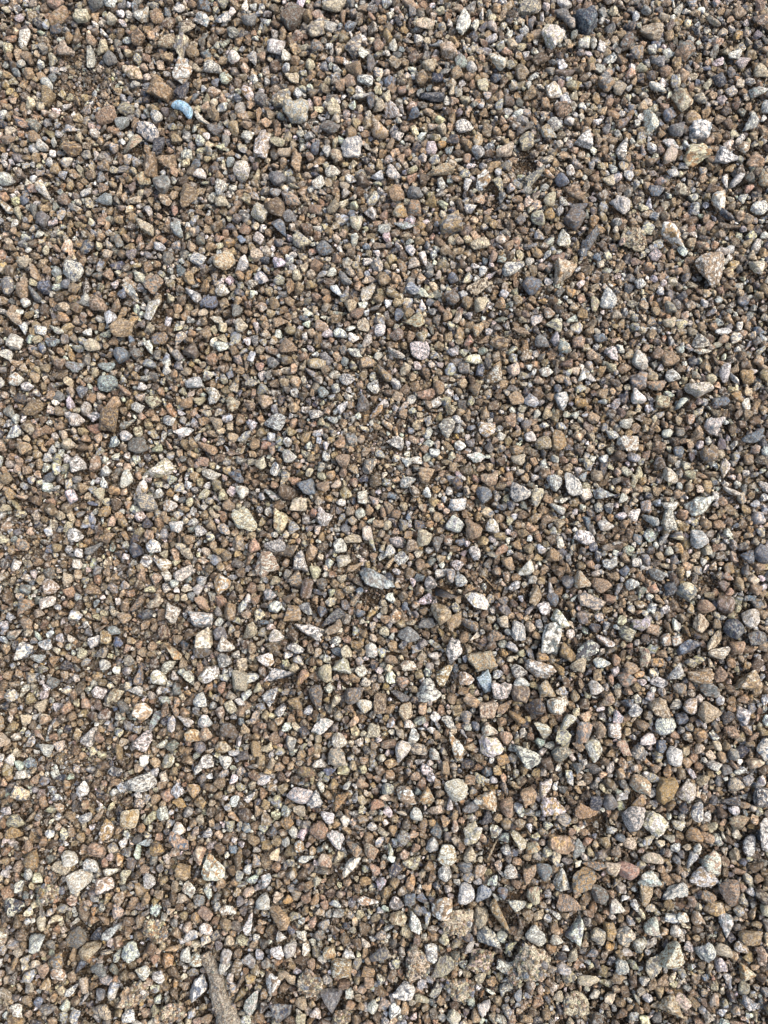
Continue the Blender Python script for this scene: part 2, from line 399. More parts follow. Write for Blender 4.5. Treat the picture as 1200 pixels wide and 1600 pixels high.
# ---------------------------------------------------------------- the stones one by one, as read off the photograph
# tile origin, then: x y width height lean colours shape | what it looks like   (three units to a pixel inside the tile)
TABLE = '''
@0 0
115 182 95 62 60 W e|pale egg-shaped stone lying upright
268 25 75 55 0 P a
462 25 75 60 0 G r
525 38 60 50 0 W a
283 90 100 50 45 T e|long tan egg tilted sideways
392 95 65 60 0 C b
525 105 60 45 -50 C l
672 95 65 70 0 WP a
745 100 60 60 0 PT r
945 110 70 60 0 W a
1045 95 75 60 0 WB a
880 145 75 75 0 CN a
960 35 60 70 0 BN k
1170 108 70 55 0 G a
655 195 70 75 0 NT r
790 200 80 70 0 CT a
848 222 60 110 80 CG l|tall cream stone split lengthwise
905 245 55 50 0 T r
320 240 95 80 0 CP a
423 275 85 60 75 WG a|white and grey faceted stone
520 272 65 65 0 G r
480 225 55 60 0 C r
222 390 70 40 -35 W e
225 450 60 90 90 T l
628 350 85 60 -40 CT e|smooth cream bean-shaped stone
850 338 110 90 -45 WP a|big white block with pink corner
1000 322 85 60 0 WG r
1060 365 60 55 0 WO r
755 430 110 85 -20 T b|big tan block with flat top
865 430 80 55 40 D a|dark slate splinter
1165 445 70 45 -50 WO e
1095 265 60 60 0 W r
1180 270 45 60 0 W a
875 545 115 62 -38 S c|pale blue curved stone
955 570 70 45 -55 W a
1010 615 80 45 -15 GM f
735 558 55 60 0 WB r
572 582 65 58 0 E r|round sea-green stone
500 545 95 70 0 TP r
700 620 100 75 -45 WB a|white stone mottled with blue
748 690 50 80 90 D b|upright dark slate block
590 510 80 60 -30 CG a
100 580 85 40 -30 PB f
345 705 80 60 0 NO r|rusty brown rounded stone
200 678 55 50 0 W w
625 690 90 80 0 CP a
880 735 50 48 0 W b
715 785 65 125 80 TN l|tall brown stone like a tooth
790 768 95 60 -10 TP a
680 850 62 55 0 CO r
770 880 75 80 0 G r
1140 820 75 80 0 WC a
1160 640 70 50 0 W a
1035 900 70 60 -50 W a
1045 958 65 50 0 C r
215 895 85 60 -30 WC a|white lumps in the brown grit
495 940 80 55 -30 E r
205 1030 65 80 0 G a
25 965 65 60 0 WO a
690 1080 70 90 100 C a
835 1095 60 70 0 E a
780 945 50 80 -70 TC a
885 945 80 100 60 T a
25 835 80 60 0 W r
@400 0
97 215 80 75 0 W r|white round stone with grey flank
345 120 70 55 0 W a
280 135 80 80 0 CG a
165 75 80 110 60 NG b|big brown slab standing on edge
370 25 110 50 15 C l
785 132 110 45 10 C l|long thin cream stone
970 130 60 125 83 W l|tall chalky white stone
460 225 65 100 80 GC w|grey stone with a sharp peak
500 262 45 70 -70 W a
290 222 60 55 0 GP r
142 262 40 70 90 W a
575 220 50 60 0 P r
643 220 38 62 90 W e
897 262 75 72 0 CT b|cream block with rounded corners
1128 300 75 82 90 WC e|white and cream egg standing up
1010 330 50 50 0 W r
960 308 60 55 0 EG r
812 330 65 60 0 CT a
775 385 60 70 0 NT r
848 385 50 40 0 D b|small dark slate tile
470 330 70 90 -50 T a
540 310 40 80 90 G l
515 385 75 50 -20 WG a
165 365 75 50 -20 C a
125 465 100 70 45 GC l|grey stone with brown ends
25 470 60 70 0 G a
190 530 110 110 0 CE k|big crusty cream and green lump
350 610 95 60 -10 MG a
490 460 70 45 30 W a
540 480 40 80 -80 DB w
578 500 50 60 50 C a
635 515 60 90 -60 WP a|white and pink leaning stone
365 510 60 70 0 C r
735 540 60 50 0 B r
825 460 110 50 5 DG l|long dark slate sliver
1060 415 50 55 0 C b
1185 480 45 60 0 MN w
585 620 70 65 0 CO w
662 640 60 50 0 WG a
25 690 75 130 80 WP b|tall white block with grey specks
450 705 90 95 0 W k|snow-white knobbly lump
100 670 70 60 -40 C a
278 698 42 60 90 B b
380 742 65 60 0 CT r
190 765 80 75 50 TP a
975 605 80 60 0 WG k
1038 675 45 75 90 CO l
1038 740 60 60 0 GW r
1165 735 90 50 30 C l
865 815 125 52 5 CO l|long cream brick-like stone
1060 870 65 90 90 OW a|orange stone with white patches
1128 900 45 80 90 CG e
100 850 80 65 0 G r
360 810 70 50 0 W k
640 820 80 60 -40 W k
745 920 70 60 0 G b
660 920 65 70 0 PT r
675 1005 70 60 0 OC k
742 990 65 70 0 TG b
175 950 70 60 0 PG r
20 1000 80 110 -70 CW a|pale stone leaning to the upper left
90 990 90 80 0 NT r
160 1025 60 50 0 G r
108 1075 60 75 90 BG r
910 1072 100 85 20 TG w|flat tan flake with pale rim
1000 1000 60 40 0 W a
695 1078 95 35 0 E f
600 1088 60 45 0 W a
210 1140 90 60 -30 CG a
325 1165 80 70 0 GB r
1040 1170 85 55 10 C a
535 1010 55 60 0 GW a
470 1060 60 70 0 C a
15 1120 50 60 0 W a
@800 0
350 105 105 95 -30 DB w|large blue-black wedge
265 110 60 70 0 CG a
190 185 90 110 -60 WC a|large off-white slanting stone
80 40 100 70 0 CG k
245 25 70 50 0 W r
235 75 80 45 0 G a
335 205 50 50 0 W b
275 218 70 45 15 PT a
495 85 60 60 0 P a
460 130 50 60 0 G a
545 195 100 55 60 NG l
650 145 95 80 0 CT a|cream stone with tan left side
655 235 40 40 0 W b
590 255 80 60 25 TG a
805 250 85 75 0 PG r|round pinkish grey stone
1060 70 60 50 0 P r
1150 115 70 65 0 MP a
940 110 70 40 0 C a
1045 265 65 40 20 W f
1075 305 75 55 0 W a|bright white crumbly stone
1155 355 65 60 0 C r
455 285 60 60 0 WB a
45 345 60 75 0 CT r
130 290 80 60 0 N k
245 352 90 28 0 M l
440 400 80 80 0 GT k
285 410 70 50 0 OC a
190 452 75 65 0 CW r
75 455 60 60 0 TP r
245 490 50 50 0 W r
230 540 75 70 0 PN r
790 488 90 90 0 CT r|large round tan pebble
875 475 55 80 90 CG a
965 390 62 60 0 D r|round blue-black pebble
670 430 70 70 0 WE a
500 430 70 55 0 C a
735 552 70 65 0 BM r|round blue-grey pebble
520 585 70 75 0 GT a
640 590 60 110 80 WC l|upright white splinter
190 610 60 65 0 WG r
160 655 70 65 0 TE r
60 690 70 110 70 CG l|long cream stone tilted right
325 680 80 70 0 W w|white three-cornered stone
850 560 75 65 0 PO r
880 620 90 75 10 WB b|white stone with grey bands
765 630 70 70 0 G a
1110 580 70 75 0 WG r
1140 450 80 60 0 EW a
1185 520 50 60 0 W r
505 715 45 100 80 WG w
860 735 110 95 0 CO a|large yellowish cream boulder
735 690 70 60 0 WE a
735 745 60 90 60 C l
1005 735 105 70 0 WG w|wide white fan-shaped stone
1085 695 60 50 0 PW r
1010 780 60 60 0 TG a
60 790 90 70 0 WC a
95 855 120 40 45 GC l|long grey stick-like shard
225 870 65 60 0 B r
265 825 35 60 90 W a
440 870 60 50 0 C a
800 890 70 60 0 CN r
750 820 50 50 0 W a
1050 845 65 75 90 W a
1180 855 60 80 0 CO r
1000 850 30 60 90 W a
500 980 85 100 50 W a|big white stone with scratched face
165 965 55 70 90 C r
120 1050 80 60 -30 CG r
165 1025 50 60 90 O r
305 988 80 40 0 BG f
285 1045 90 75 45 MB b|bluish mauve block
275 935 85 60 0 PN a
970 950 55 90 -75 WO w|pale yellow pointed stone
1155 975 80 70 0 W r|white rounded lump
1010 1000 75 50 0 DB a
750 1110 100 90 0 WO a|white stone with blue-grey core
360 1130 85 90 0 BG k|crumbling blue-grey clod
235 1140 65 75 0 WC a
560 1130 110 100 0 CT x|tan crumbly clod
1020 1060 110 50 -15 N a
890 1155 65 50 0 PC a
985 1180 60 40 0 W a
1140 760 90 60 0 TP a
675 905 80 50 0 B a
@0 400
350 80 85 85 0 WB r|round white stone veined with blue
165 80 80 60 -30 PT a
270 75 50 50 0 E r
45 145 80 65 -60 GC r
120 40 70 50 0 C a
110 170 60 80 90 PT a
215 150 55 60 0 DB b
170 185 60 70 0 G a
125 228 45 45 0 W r
730 145 85 90 0 PG k|pinkish grey pitted lump
625 180 100 45 -35 EC l|long stone with green and cream stripes
580 190 45 50 0 B a
935 25 75 60 0 W a
1055 35 90 90 0 CO k|large cream crusty stone
1135 45 65 70 0 W r
725 270 80 85 0 WC a|cream-white faceted stone
910 195 70 70 0 WG a
985 218 75 65 0 B a
960 145 50 60 0 ON r
1045 165 65 55 0 WC r
470 235 80 70 0 PN r
545 240 50 60 0 T r
75 300 80 50 -15 CP a
305 295 55 45 0 PO r
365 250 60 50 0 T a
580 350 100 80 0 TP a|broad tan stone in dull gravel
265 350 75 40 -10 W a
70 405 85 70 0 W a|chalky white stone by the edge
250 410 70 40 0 BE a
30 470 70 50 0 W a
435 420 70 55 0 C r
750 390 80 60 0 TG a
1020 305 65 50 0 CW a
1135 335 60 60 0 CW r
965 370 60 50 0 T a
895 445 75 75 0 MN w|mauve-brown triangular stone
695 430 45 65 90 W r
570 475 70 75 0 BG r
640 465 60 50 0 GN r
345 520 90 45 -10 E f
285 510 60 50 0 P a
500 595 90 80 0 EB k|soft pale blue-grey lump
500 520 80 40 0 E f
90 585 75 60 0 WP r
140 618 65 40 0 W e
15 605 40 60 90 W r
585 630 60 50 0 P a
910 590 80 55 0 EW a
1000 660 65 75 90 WC a
530 690 75 55 0 PT r
715 685 75 55 0 CN r
645 710 65 50 0 W a
515 770 90 110 0 NO b|big brown block with ochre edge
365 770 75 60 0 W r
440 755 65 50 0 WG f
600 785 60 60 0 GC a
790 770 70 50 0 W a
860 825 90 45 10 WE f
75 830 70 60 0 WB r
590 840 60 50 0 W r
530 870 55 50 0 WB r
640 885 85 75 0 G r
325 885 70 50 0 C r
375 985 75 90 90 WG r|round white stone with grey heart
740 985 130 75 25 WC w|large jagged white triangle
595 1045 55 90 80 W e
655 1085 70 75 0 WO r
690 1158 95 75 0 GC b|grey five-sided slab
800 1170 75 55 0 WP r
990 1025 90 50 -5 W a
1110 1035 70 60 0 BD a
1135 1110 60 60 0 W r
1095 700 75 70 0 CO k
975 905 90 60 0 PT a
120 910 70 60 0 PT r
165 715 80 80 0 TN a
490 1010 60 50 0 W r
735 1110 55 45 0 W r
@400 400
28 108 65 60 0 WB r
415 125 85 35 -50 G l
778 35 40 70 90 W e
525 190 55 95 85 WC a|tall stone with bright white cap
1195 90 90 70 0 WB r|rounded blue and white stone
600 130 60 60 0 T r
205 165 45 60 90 T a
165 160 40 70 90 T l
920 125 50 50 0 B r
1035 170 110 45 30 CN l|long cream stone over a hollow
915 225 75 65 0 NG r
985 245 50 60 0 T r
1045 255 60 80 90 C a
740 335 85 60 25 CO a|yellowish cream slanting stone
670 300 40 60 90 B r
400 382 65 45 0 W r
765 460 85 80 0 WD r|white stone peppered with black
1035 370 50 75 85 CO a
1135 420 80 75 -50 TN a
155 440 80 60 0 PT a
85 512 55 50 0 G r
335 500 50 60 -60 G a
465 480 70 60 0 WG a
655 475 80 50 0 W a
430 598 65 55 0 W k|small brilliant white nugget
600 570 70 80 0 TG a
700 545 50 60 90 C a
550 635 60 60 0 WD a
1015 495 80 50 0 CW a
1105 570 75 70 0 TW r|brown disc with white rim
1045 550 40 60 90 DB b
795 665 85 50 -5 R a|reddish orange stone
320 655 50 50 0 E r
45 695 65 65 0 PC r
505 710 60 75 0 G a
565 745 50 80 80 OW a
92 785 90 75 0 WD r|white round stone with slate spots
285 755 65 50 0 WG a
890 820 75 95 0 GW a
1080 820 75 65 0 WO r|white stone with yellow eye
1185 775 60 60 0 P a
160 945 65 60 0 W r
650 890 80 60 0 WG a
25 980 60 60 0 C a
90 1005 45 60 90 WB a
530 990 65 85 90 GC a|grey gravelly cone-shaped stone
235 1080 80 85 0 BG r
415 970 60 70 -60 P a
1030 950 85 50 0 WE f
710 1065 80 45 30 W e
560 1055 55 70 90 N r
320 1090 70 50 0 P a
75 1120 70 55 0 EW a
425 1115 60 50 0 CO r
497 1135 45 65 90 W b
155 1110 90 70 0 N a
200 1170 80 60 0 C b
940 1170 75 60 0 W b
1090 1045 80 70 0 PC a
795 1040 80 70 0 TP a
1065 1130 70 80 0 BG r
@800 400
205 30 60 50 0 R a
240 90 90 95 0 CO w|cream stone with orange corner
915 65 150 118 82 PW k|largest pink granite boulder
85 160 95 75 0 BM r|broad bluish mauve stone
440 215 70 85 90 W a|white upright pitted stone
385 235 40 70 90 C l
1145 65 60 70 0 CW a
600 130 50 50 0 W r
190 335 75 60 0 CG a
325 280 55 50 0 O a
170 275 50 50 0 PW r
730 325 60 50 0 C a
35 370 80 50 0 P a
875 410 80 60 0 WG a
980 360 75 35 0 W a
410 390 60 40 0 B r
305 410 55 55 0 PM b
135 415 65 60 0 G r
240 440 60 60 0 EC r
460 465 60 70 90 WG a
600 490 70 75 0 W w|gleaming white chip by dark pit
735 485 80 70 0 P r
680 460 55 55 0 P a
590 590 80 75 0 GP b
755 562 80 55 0 WG e
885 455 80 25 0 WP l
990 550 45 90 80 WG a
1095 565 60 60 0 O b
1035 575 40 50 0 W a
870 635 128 75 0 WC w|white stone pointing right
590 660 65 70 0 W w
155 550 60 45 0 W r
235 685 60 80 -70 WB w
20 670 70 60 0 P r
675 610 90 50 0 PG a
965 690 80 50 0 BG a
1045 665 60 45 0 O a
1090 700 40 60 90 W r
785 695 50 60 90 WE a
700 690 60 60 0 CT b
930 810 80 90 0 WE k
1105 850 90 65 0 BG a
85 850 60 45 0 W e
145 875 75 65 0 CO a
218 870 65 90 90 TO a|tan stone with orange flank
470 840 65 40 -20 W l
535 885 90 65 0 WP a|white and pinkish chunk
30 960 70 50 0 C a
770 925 45 50 0 BG b
910 940 75 70 0 TG b
990 1000 45 85 90 CW l
850 840 60 60 0 P r
35 1110 88 85 0 WB r|round white stone with navy patches
195 1070 70 75 0 WB r
282 1075 70 105 -80 WG e|tall oval white-grey stone
110 1130 60 90 60 CG a
430 1120 90 65 0 EB a
735 1040 60 90 90 WC a
1020 1105 80 45 0 W a
870 1175 120 85 0 WE k|large chalky greenish-white boulder
730 1180 70 40 0 W a
210 1190 70 50 0 W a
690 980 60 60 0 NG r
@0 800
1155 35 105 100 0 CW k|big cream clump with crusty skin
835 75 65 55 0 W a
945 90 55 50 0 W r
730 165 60 60 0 W r
645 185 65 65 0 D r|round black pebble
360 110 70 65 0 WG k
505 125 85 45 20 PO l
445 170 70 60 0 G a
115 155 60 60 0 PG r
370 247 50 50 0 W b|small white cube-like stone
775 255 70 60 0 WO r
870 290 90 70 0 WG a
885 200 60 50 0 C a
1045 340 70 90 90 OW k|crusty ochre and white stone
245 350 80 70 0 PW r
440 365 80 42 -10 PO e|pinkish orange teardrop stone
228 420 80 50 30 W e|white oval in brown gravel
120 450 80 80 0 TG a
650 430 60 80 90 PG a
735 425 75 50 30 CP a
820 465 70 95 -70 WC a
945 505 110 65 -5 W b|wide white block
965 590 70 90 90 CW b|upright cream block
1085 470 50 80 90 T b
1070 620 75 65 0 W w
1175 555 70 70 0 C r
1040 570 65 60 0 G r
445 610 55 60 90 W a
500 590 55 60 90 OC b
540 555 60 40 0 E w
120 655 70 85 90 WB a|white stone with blue-grey veins
215 620 65 50 0 WB a
180 688 70 38 0 E f
820 660 65 65 0 CO a
955 650 90 65 0 NG r
1060 695 65 65 0 GW r
495 715 55 50 0 W r
985 760 100 60 35 W e|white loaf-shaped stone
650 770 60 80 -60 PB a
750 775 75 70 0 CW r
885 780 55 70 90 WG r
1135 790 80 90 90 C a
1185 775 65 55 0 W a
640 838 60 50 0 WB a
540 860 60 90 60 CT a
830 830 50 60 90 G a
670 935 80 75 0 PW r
945 880 65 60 0 W a
725 975 100 35 60 GE f|upright thin grey splinter
805 995 40 80 80 W a
870 980 75 45 0 W a
410 1050 60 90 75 WG w
680 1075 75 95 50 WG r|white-grey oval leaning right
965 980 65 60 0 EW r
1080 1020 80 70 0 NG r
910 1045 75 60 0 OC r
970 1040 60 60 0 PC r
1050 1100 75 55 0 CO r
970 1170 75 65 0 W a|white stone with stepped side
1060 1170 60 60 0 WG r
790 1165 60 60 0 CW a
145 1175 55 45 0 BE r
200 975 60 50 0 PC r
590 500 65 50 0 P r
@400 800
95 158 95 60 -5 WG a|wide white stone with grey back
210 230 75 100 90 WD w|white wedge with dark spots
325 40 80 60 0 W a
115 45 60 100 85 CT l
60 250 100 112 80 PW k|big pale pink pitted boulder
70 388 55 50 0 W r
160 190 100 50 25 MT l
262 190 55 80 90 PT a
195 320 75 60 45 PG a
238 360 60 90 70 NM e|long brown oval stone
395 160 65 65 0 WG r
455 125 80 40 0 C a
410 230 65 60 0 CW a
465 258 70 45 0 P a
560 328 165 80 -30 EG l|largest long blue-grey slab
625 310 50 45 0 D r
540 405 90 70 0 WC a
360 500 115 50 35 DG l|long charcoal-grey stone
175 480 75 80 90 TG b
235 455 65 55 0 GW a
310 470 45 50 0 DB r
245 560 130 60 -15 WG k
365 545 85 50 30 PC a
100 580 70 55 0 W a
190 640 80 45 -10 W a
85 635 70 50 0 N a
50 690 80 60 0 WP a
715 575 95 60 -5 GE r|grey oval with pale ring
790 125 70 80 90 C a
930 60 80 75 0 W a
1015 85 90 85 0 PT a|pinkish tan angular chunk
1105 70 65 65 0 WC r
850 155 50 75 90 G a
1025 200 60 65 0 WG r
820 330 60 60 0 GW r
960 320 60 60 0 W r
890 375 95 90 0 MB a|mauve stone beside a navy chip
915 345 60 60 0 DB r
1100 345 80 80 0 TO a|tan stone with orange blush
1030 420 105 75 -15 WC e|white and cream oval stone
1175 245 60 60 0 P a
865 480 95 95 0 CT a|large cream-brown block
800 520 80 50 0 G a
925 515 60 90 90 TP a
1000 530 80 70 0 GT a
1120 580 80 50 0 PG a
925 655 70 110 80 WG a|tall pinkish white stone
1055 695 110 95 22 CO b|yellowish block with grey centre
885 765 75 95 90 OW a|white stone with orange stripe
1068 790 70 105 90 A f|smooth pale green kite-shaped chip
1150 838 85 80 0 WG b|pale stone beside the kite-shaped chip
985 780 70 60 0 PW k
815 850 95 110 60 WG k|white stone veined with grey
400 720 85 70 0 CW w
325 755 60 80 90 C a
425 655 50 55 0 C r
475 620 60 50 0 O a
540 650 55 70 90 W a
715 720 75 50 0 WP e
635 690 60 45 0 P r
120 775 105 85 -35 WB a|slanting brown and blue-white stone
220 780 60 80 90 PO a
70 865 75 85 90 WB a
285 860 70 110 80 GT k
455 860 100 75 0 GP r|speckled granite dome
510 910 75 60 0 WC r
580 895 60 90 90 PN b|pinkish brown upright brick
375 890 50 65 90 C a
185 895 70 55 0 T a
700 930 65 75 90 CT r
685 800 60 55 0 PG r
675 860 80 50 0 G a
1085 925 80 75 0 CT b
1165 910 80 65 0 PM a
310 1000 100 60 30 WE a|white lozenge-shaped stone
395 1065 75 70 0 WC r
385 1140 80 90 90 CG r
550 1020 60 65 0 C b
900 985 65 60 0 WG a
685 1125 70 95 75 WC e|white pear-shaped stone
740 1060 45 90 75 WE f
935 1095 75 105 80 WO k|white-topped golden stone
835 1135 50 60 90 W a
765 1110 80 60 0 CG r
1100 1100 105 85 -15 WC k|pale two-lobed stone
1095 1015 70 60 0 WP w
1170 1060 60 60 0 P r
@800 800
225 20 80 55 0 W r
435 65 70 50 0 W r
645 45 70 60 0 EW a
725 35 60 110 90 W w
325 125 95 60 -5 WB a|flat white stone in a hollow
870 130 75 80 90 EW a
1170 200 85 80 0 BG a
1090 215 60 60 0 B a
55 265 75 70 0 WC r
445 245 65 60 0 WB a
320 320 75 75 0 CT w
410 350 80 80 0 PT a
545 345 65 55 0 EW k
670 300 80 55 0 GE a
910 330 80 75 0 MB a
725 365 55 60 0 DB a
795 380 90 90 0 GC r|round grey stone with pale crown
985 435 90 75 0 MN r|rounded plum-brown stone
895 445 85 60 0 P r
100 390 70 95 90 TC a
185 415 60 60 0 BG r
355 425 120 60 -25 CG l
220 500 80 85 0 WC w|off-white shark-tooth stone
25 555 60 90 90 W r|white oval stone with grey net
178 595 80 135 78 WG b|tall speckled grey-white block
585 525 80 65 0 WC a
520 570 75 75 0 CG a
640 550 60 50 0 P b
705 600 55 55 0 PW r
755 605 55 50 0 WP r
810 635 80 100 60 DB r|big round slate-blue pebble
755 530 35 60 90 W a
1110 495 95 90 0 W r|white stone with a brown eye
1020 550 90 85 0 DG r|dark pitted round stone
870 525 80 80 0 CT a
935 605 120 42 45 CT l|long curved tan stone
955 665 100 50 10 CW l
1040 640 70 65 0 PT a
1130 590 100 65 0 GD r
255 660 75 90 90 OT a|ochre-brown angular stone
335 650 105 85 0 GW r|dark grey stone with white back
140 670 55 60 0 PO w
420 605 85 55 0 WP a
125 740 130 70 -20 WP l|long pinkish white stone
30 745 70 60 0 WG r
215 740 50 60 0 O a
305 720 80 60 40 C r
405 705 75 45 0 WE r
45 800 75 50 0 WE r
600 680 55 85 80 CP a
660 705 80 40 -10 NO e|smooth orange-brown bean
540 730 70 55 0 P r
740 745 70 70 0 W r
520 780 80 65 0 PG r
860 765 110 75 -10 OC k
960 760 70 70 0 P a
905 830 85 70 0 G a
1085 790 110 80 10 TC w|flat tan wedge
380 820 65 65 0 W r
165 825 80 75 0 CO a
40 850 80 80 0 MP r
100 915 95 80 0 ND r|dull dark brown stone
210 905 95 75 25 WP a|white and pinkish oblong stone
430 875 70 60 0 P r
670 795 75 50 0 WG a
765 825 80 50 0 GT r
680 915 100 80 -30 CT a
525 885 60 45 -40 DB r
565 925 70 60 0 WD a
815 905 70 75 90 WP r
905 935 100 90 0 CT r|big tan-cream rounded boulder
1070 955 60 85 90 WB a|upright stone white and blue
780 965 60 50 0 DB a
20 960 80 60 0 O a
55 960 50 80 90 C a
255 985 70 80 90 WC a
705 1000 90 75 0 W r|white speckled oval stone
330 1030 75 90 90 GP r
470 1020 60 75 90 WP b
400 1020 60 75 90 P a
135 1015 95 60 -35 CW a
235 1060 100 70 -25 CG a
70 1130 90 120 -65 WG a|large bluish white sail-shaped stone
370 1115 75 100 85 WC r|tall white stone with brown side
225 1135 80 75 0 GC r
625 1060 75 60 0 W a
690 1095 40 60 90 B b
510 1100 65 65 0 PC a
580 1120 65 80 90 GC a
750 1140 70 85 90 W r
870 1040 60 60 0 ON r
1175 1110 70 95 90 WB a
1020 1030 70 60 0 P a
1135 1175 80 50 0 PC a
940 1185 70 50 0 W a
160 1175 60 60 0 N a
@0 1200
665 65 130 80 0 WG e|large speckled white-grey oval
393 95 55 70 90 W r
615 235 80 80 0 CO r
500 292 85 75 30 OW a|glossy ochre faceted stone
465 375 80 70 0 PN r
840 345 105 60 -30 PB l|slanting pink and blue stone
685 352 70 33 15 E f|pale green sliver
740 375 70 65 0 ON r
1005 465 100 115 80 WO r|large white stone with cream shell
340 420 75 75 0 WC r
435 450 70 60 0 WE r
375 520 85 110 60 WC r|tall white-topped grey stone
165 420 75 70 0 TO a
300 460 90 60 0 C a
495 545 90 70 0 WP k
705 525 60 65 0 W r
860 480 70 70 0 TO b
75 645 90 75 0 DW a|dark stone with white tip
845 285 60 60 0 CW r
970 300 55 50 0 W r
940 410 60 80 90 PC a
75 250 80 60 0 CG r
70 300 80 50 0 O a
910 105 60 60 0 OC r
945 160 60 55 0 OP a
885 565 60 65 0 W a
1065 670 75 45 0 WP e
20 790 60 65 0 PW r
175 815 80 75 0 WE a
345 805 90 90 0 GT a|dull grey block with brown edge
440 785 65 60 0 D r
520 770 80 70 0 EG a
730 760 100 100 0 OP x|rusty orange clod
415 860 90 80 0 CT a
615 860 80 80 0 W k|white popcorn-like lump
270 900 70 70 0 GO a
280 960 70 60 0 PW r
380 930 50 60 90 DB a
215 940 55 70 90 P a
675 955 65 75 90 WC a
740 975 60 60 0 W a
465 945 70 60 0 G a
390 1015 50 75 90 CP a
625 1065 125 110 0 PC x|round pinkish crumbly clod
920 1060 70 120 85 WB w|blue and white tooth-shaped stone
90 1125 65 50 0 W a
490 1130 85 60 0 CG a
810 1150 110 80 0 CT x|cream soil clod
1180 1095 60 100 90 EW r
610 1150 60 60 0 W a
965 755 60 55 0 WP r
1165 730 80 60 40 WE a
860 890 50 70 -80 WG a
910 910 60 60 0 WT a
235 590 130 90 0 CT x|low brown gritty clod
80 1175 80 60 0 OT r
@400 1200
205 128 110 65 -10 W e|long white rounded stone
285 150 60 80 60 WB a
398 155 60 90 85 O a|orange-brown glossy stone
335 225 70 50 -25 W a
145 258 60 50 0 O r|small ochre pebble
295 290 70 80 -50 PT a
370 335 75 80 90 WE a
325 430 65 65 0 CP r
450 460 80 90 90 WG a|white stone with grey cracks
205 365 50 55 0 OW r
235 425 60 45 -30 W a
45 530 45 75 80 W a
35 628 70 70 0 W a
455 375 75 70 0 PG a
702 120 75 80 90 PW r
752 210 60 65 0 WE r
935 95 100 95 0 WC a|large off-white stone with tan left
1085 145 110 95 -40 OW a|brown stone with blue-white patches
1170 180 60 90 90 P a
805 130 60 80 60 OC a
1010 180 90 50 30 G l
1005 300 75 110 60 CW k|cream peanut-shaped stone
825 355 55 65 90 WE r
893 400 80 85 90 WO r|white stone with tan edge
998 400 55 70 90 C r
1105 370 75 80 90 TC a
880 480 60 80 90 WG r
1190 480 60 60 0 W a
975 580 80 90 45 W a|angular chalk-white stone
1065 578 70 75 0 EB r|smooth blue-green pebble
1155 583 50 55 0 BM r
870 645 90 95 90 PW r|round pink-and-grey veined stone
660 630 70 60 0 GW r
720 605 50 55 0 BG b
660 695 80 55 0 CT b|mossy cream rectangular stone
740 715 55 100 -65 WE l
525 620 80 60 -40 WP a
945 715 150 110 15 CT x|wide tan clod with ochre lump
1045 700 70 90 60 C a
1150 680 125 100 -25 OC a|big golden ochre boulder
1085 805 85 90 -60 WB a|bright white stone veined with blue
820 855 70 80 -60 W a
745 920 110 130 60 CG x|knotted grey-white clod
880 935 80 115 60 CG a|tall sandy-grey stone
690 1035 100 75 -5 WD r|white oblong stone with dark dimples
955 1050 120 90 0 CW x|pale clod capped by a white chip
1055 915 120 90 0 CW x|cream clod with glossy top
1170 930 80 70 -20 WG a
1070 1130 60 70 90 W a
255 1005 110 110 0 GC x|round grey-green clod
350 1090 110 110 0 G f|flat grey three-sided slab
400 930 95 75 0 OW b|orange and white block
70 1000 75 80 60 WP a
10 1090 60 90 90 EB a
115 1120 90 100 -50 DG a
395 1175 90 70 0 CT x|small cream clod at the bottom edge
100 855 70 55 0 W a
160 845 55 80 60 W r
345 860 60 60 0 CO r
110 700 90 90 0 TP a
590 870 90 80 0 GC a
525 945 60 50 0 PO b
240 15 80 50 0 T r
540 390 70 70 0 PC a
@800 1200
185 180 110 85 -5 WO k|large creamy white chunk
150 90 55 90 80 WC a
70 130 75 80 90 PT r
595 75 95 70 -20 PW e|smooth pink oval stone
585 150 70 60 0 PO r
720 105 75 120 72 Y w|polished ochre wedge pebble
810 110 90 75 30 WC r|white and cream ridged stone
858 200 60 90 90 WB r
565 235 100 105 90 WG r|large white stone with grey blotches
660 255 90 110 -50 WC k|pale stone shaped like a molar
390 165 60 70 90 D r|dark slate pebble in shade
340 205 110 70 -30 OP a
410 265 85 90 40 OP a
455 155 70 70 0 G r
1060 255 90 60 0 PC a
1045 75 80 60 0 CG r
1170 135 80 90 90 DW b|dark blue block with white edge
1155 60 50 50 0 W r
1020 145 90 50 -20 DG r
1185 310 80 140 85 WG a|tall white slab at the edge
1110 360 60 95 90 WG r
855 310 80 70 0 OT r
780 270 60 45 0 CW a
220 345 110 75 -15 PO b|salmon-pink flat-topped block
305 375 50 90 80 EG r
25 330 70 80 0 CW a
90 365 65 50 0 CO a
380 455 110 40 -5 GO l
540 475 90 95 -50 R r|smooth salmon-coloured stone
470 475 70 60 0 C a
145 480 75 75 0 BG r
75 490 60 90 85 PT a
235 525 75 100 75 WC a|white wedge with chipped face
330 520 110 100 0 OG a|ochre and grey angular block
935 435 85 95 90 WP r|white and pinkish pitted dome
845 430 50 75 90 W a
890 510 110 85 20 WP a|wide white stone flushed pink
640 520 100 70 0 WE a
660 420 105 55 0 C r
625 600 60 100 80 CO k|lumpy yellowish stone
765 575 110 65 0 WE k
410 590 75 80 0 GM r
265 635 110 70 -15 PG r
95 590 60 80 90 CP a
25 620 80 100 -50 W a|white stone with sandy shoulder
1010 575 85 110 70 PG r|tall pinkish red stone
950 662 95 60 -5 OC r|sandy gold oval stone
995 730 75 90 60 WE r
495 650 65 60 0 W w
655 740 65 80 90 W w
870 705 60 60 0 PW r
800 700 55 50 0 WP r
110 768 100 80 -25 W a|white crystalline stone
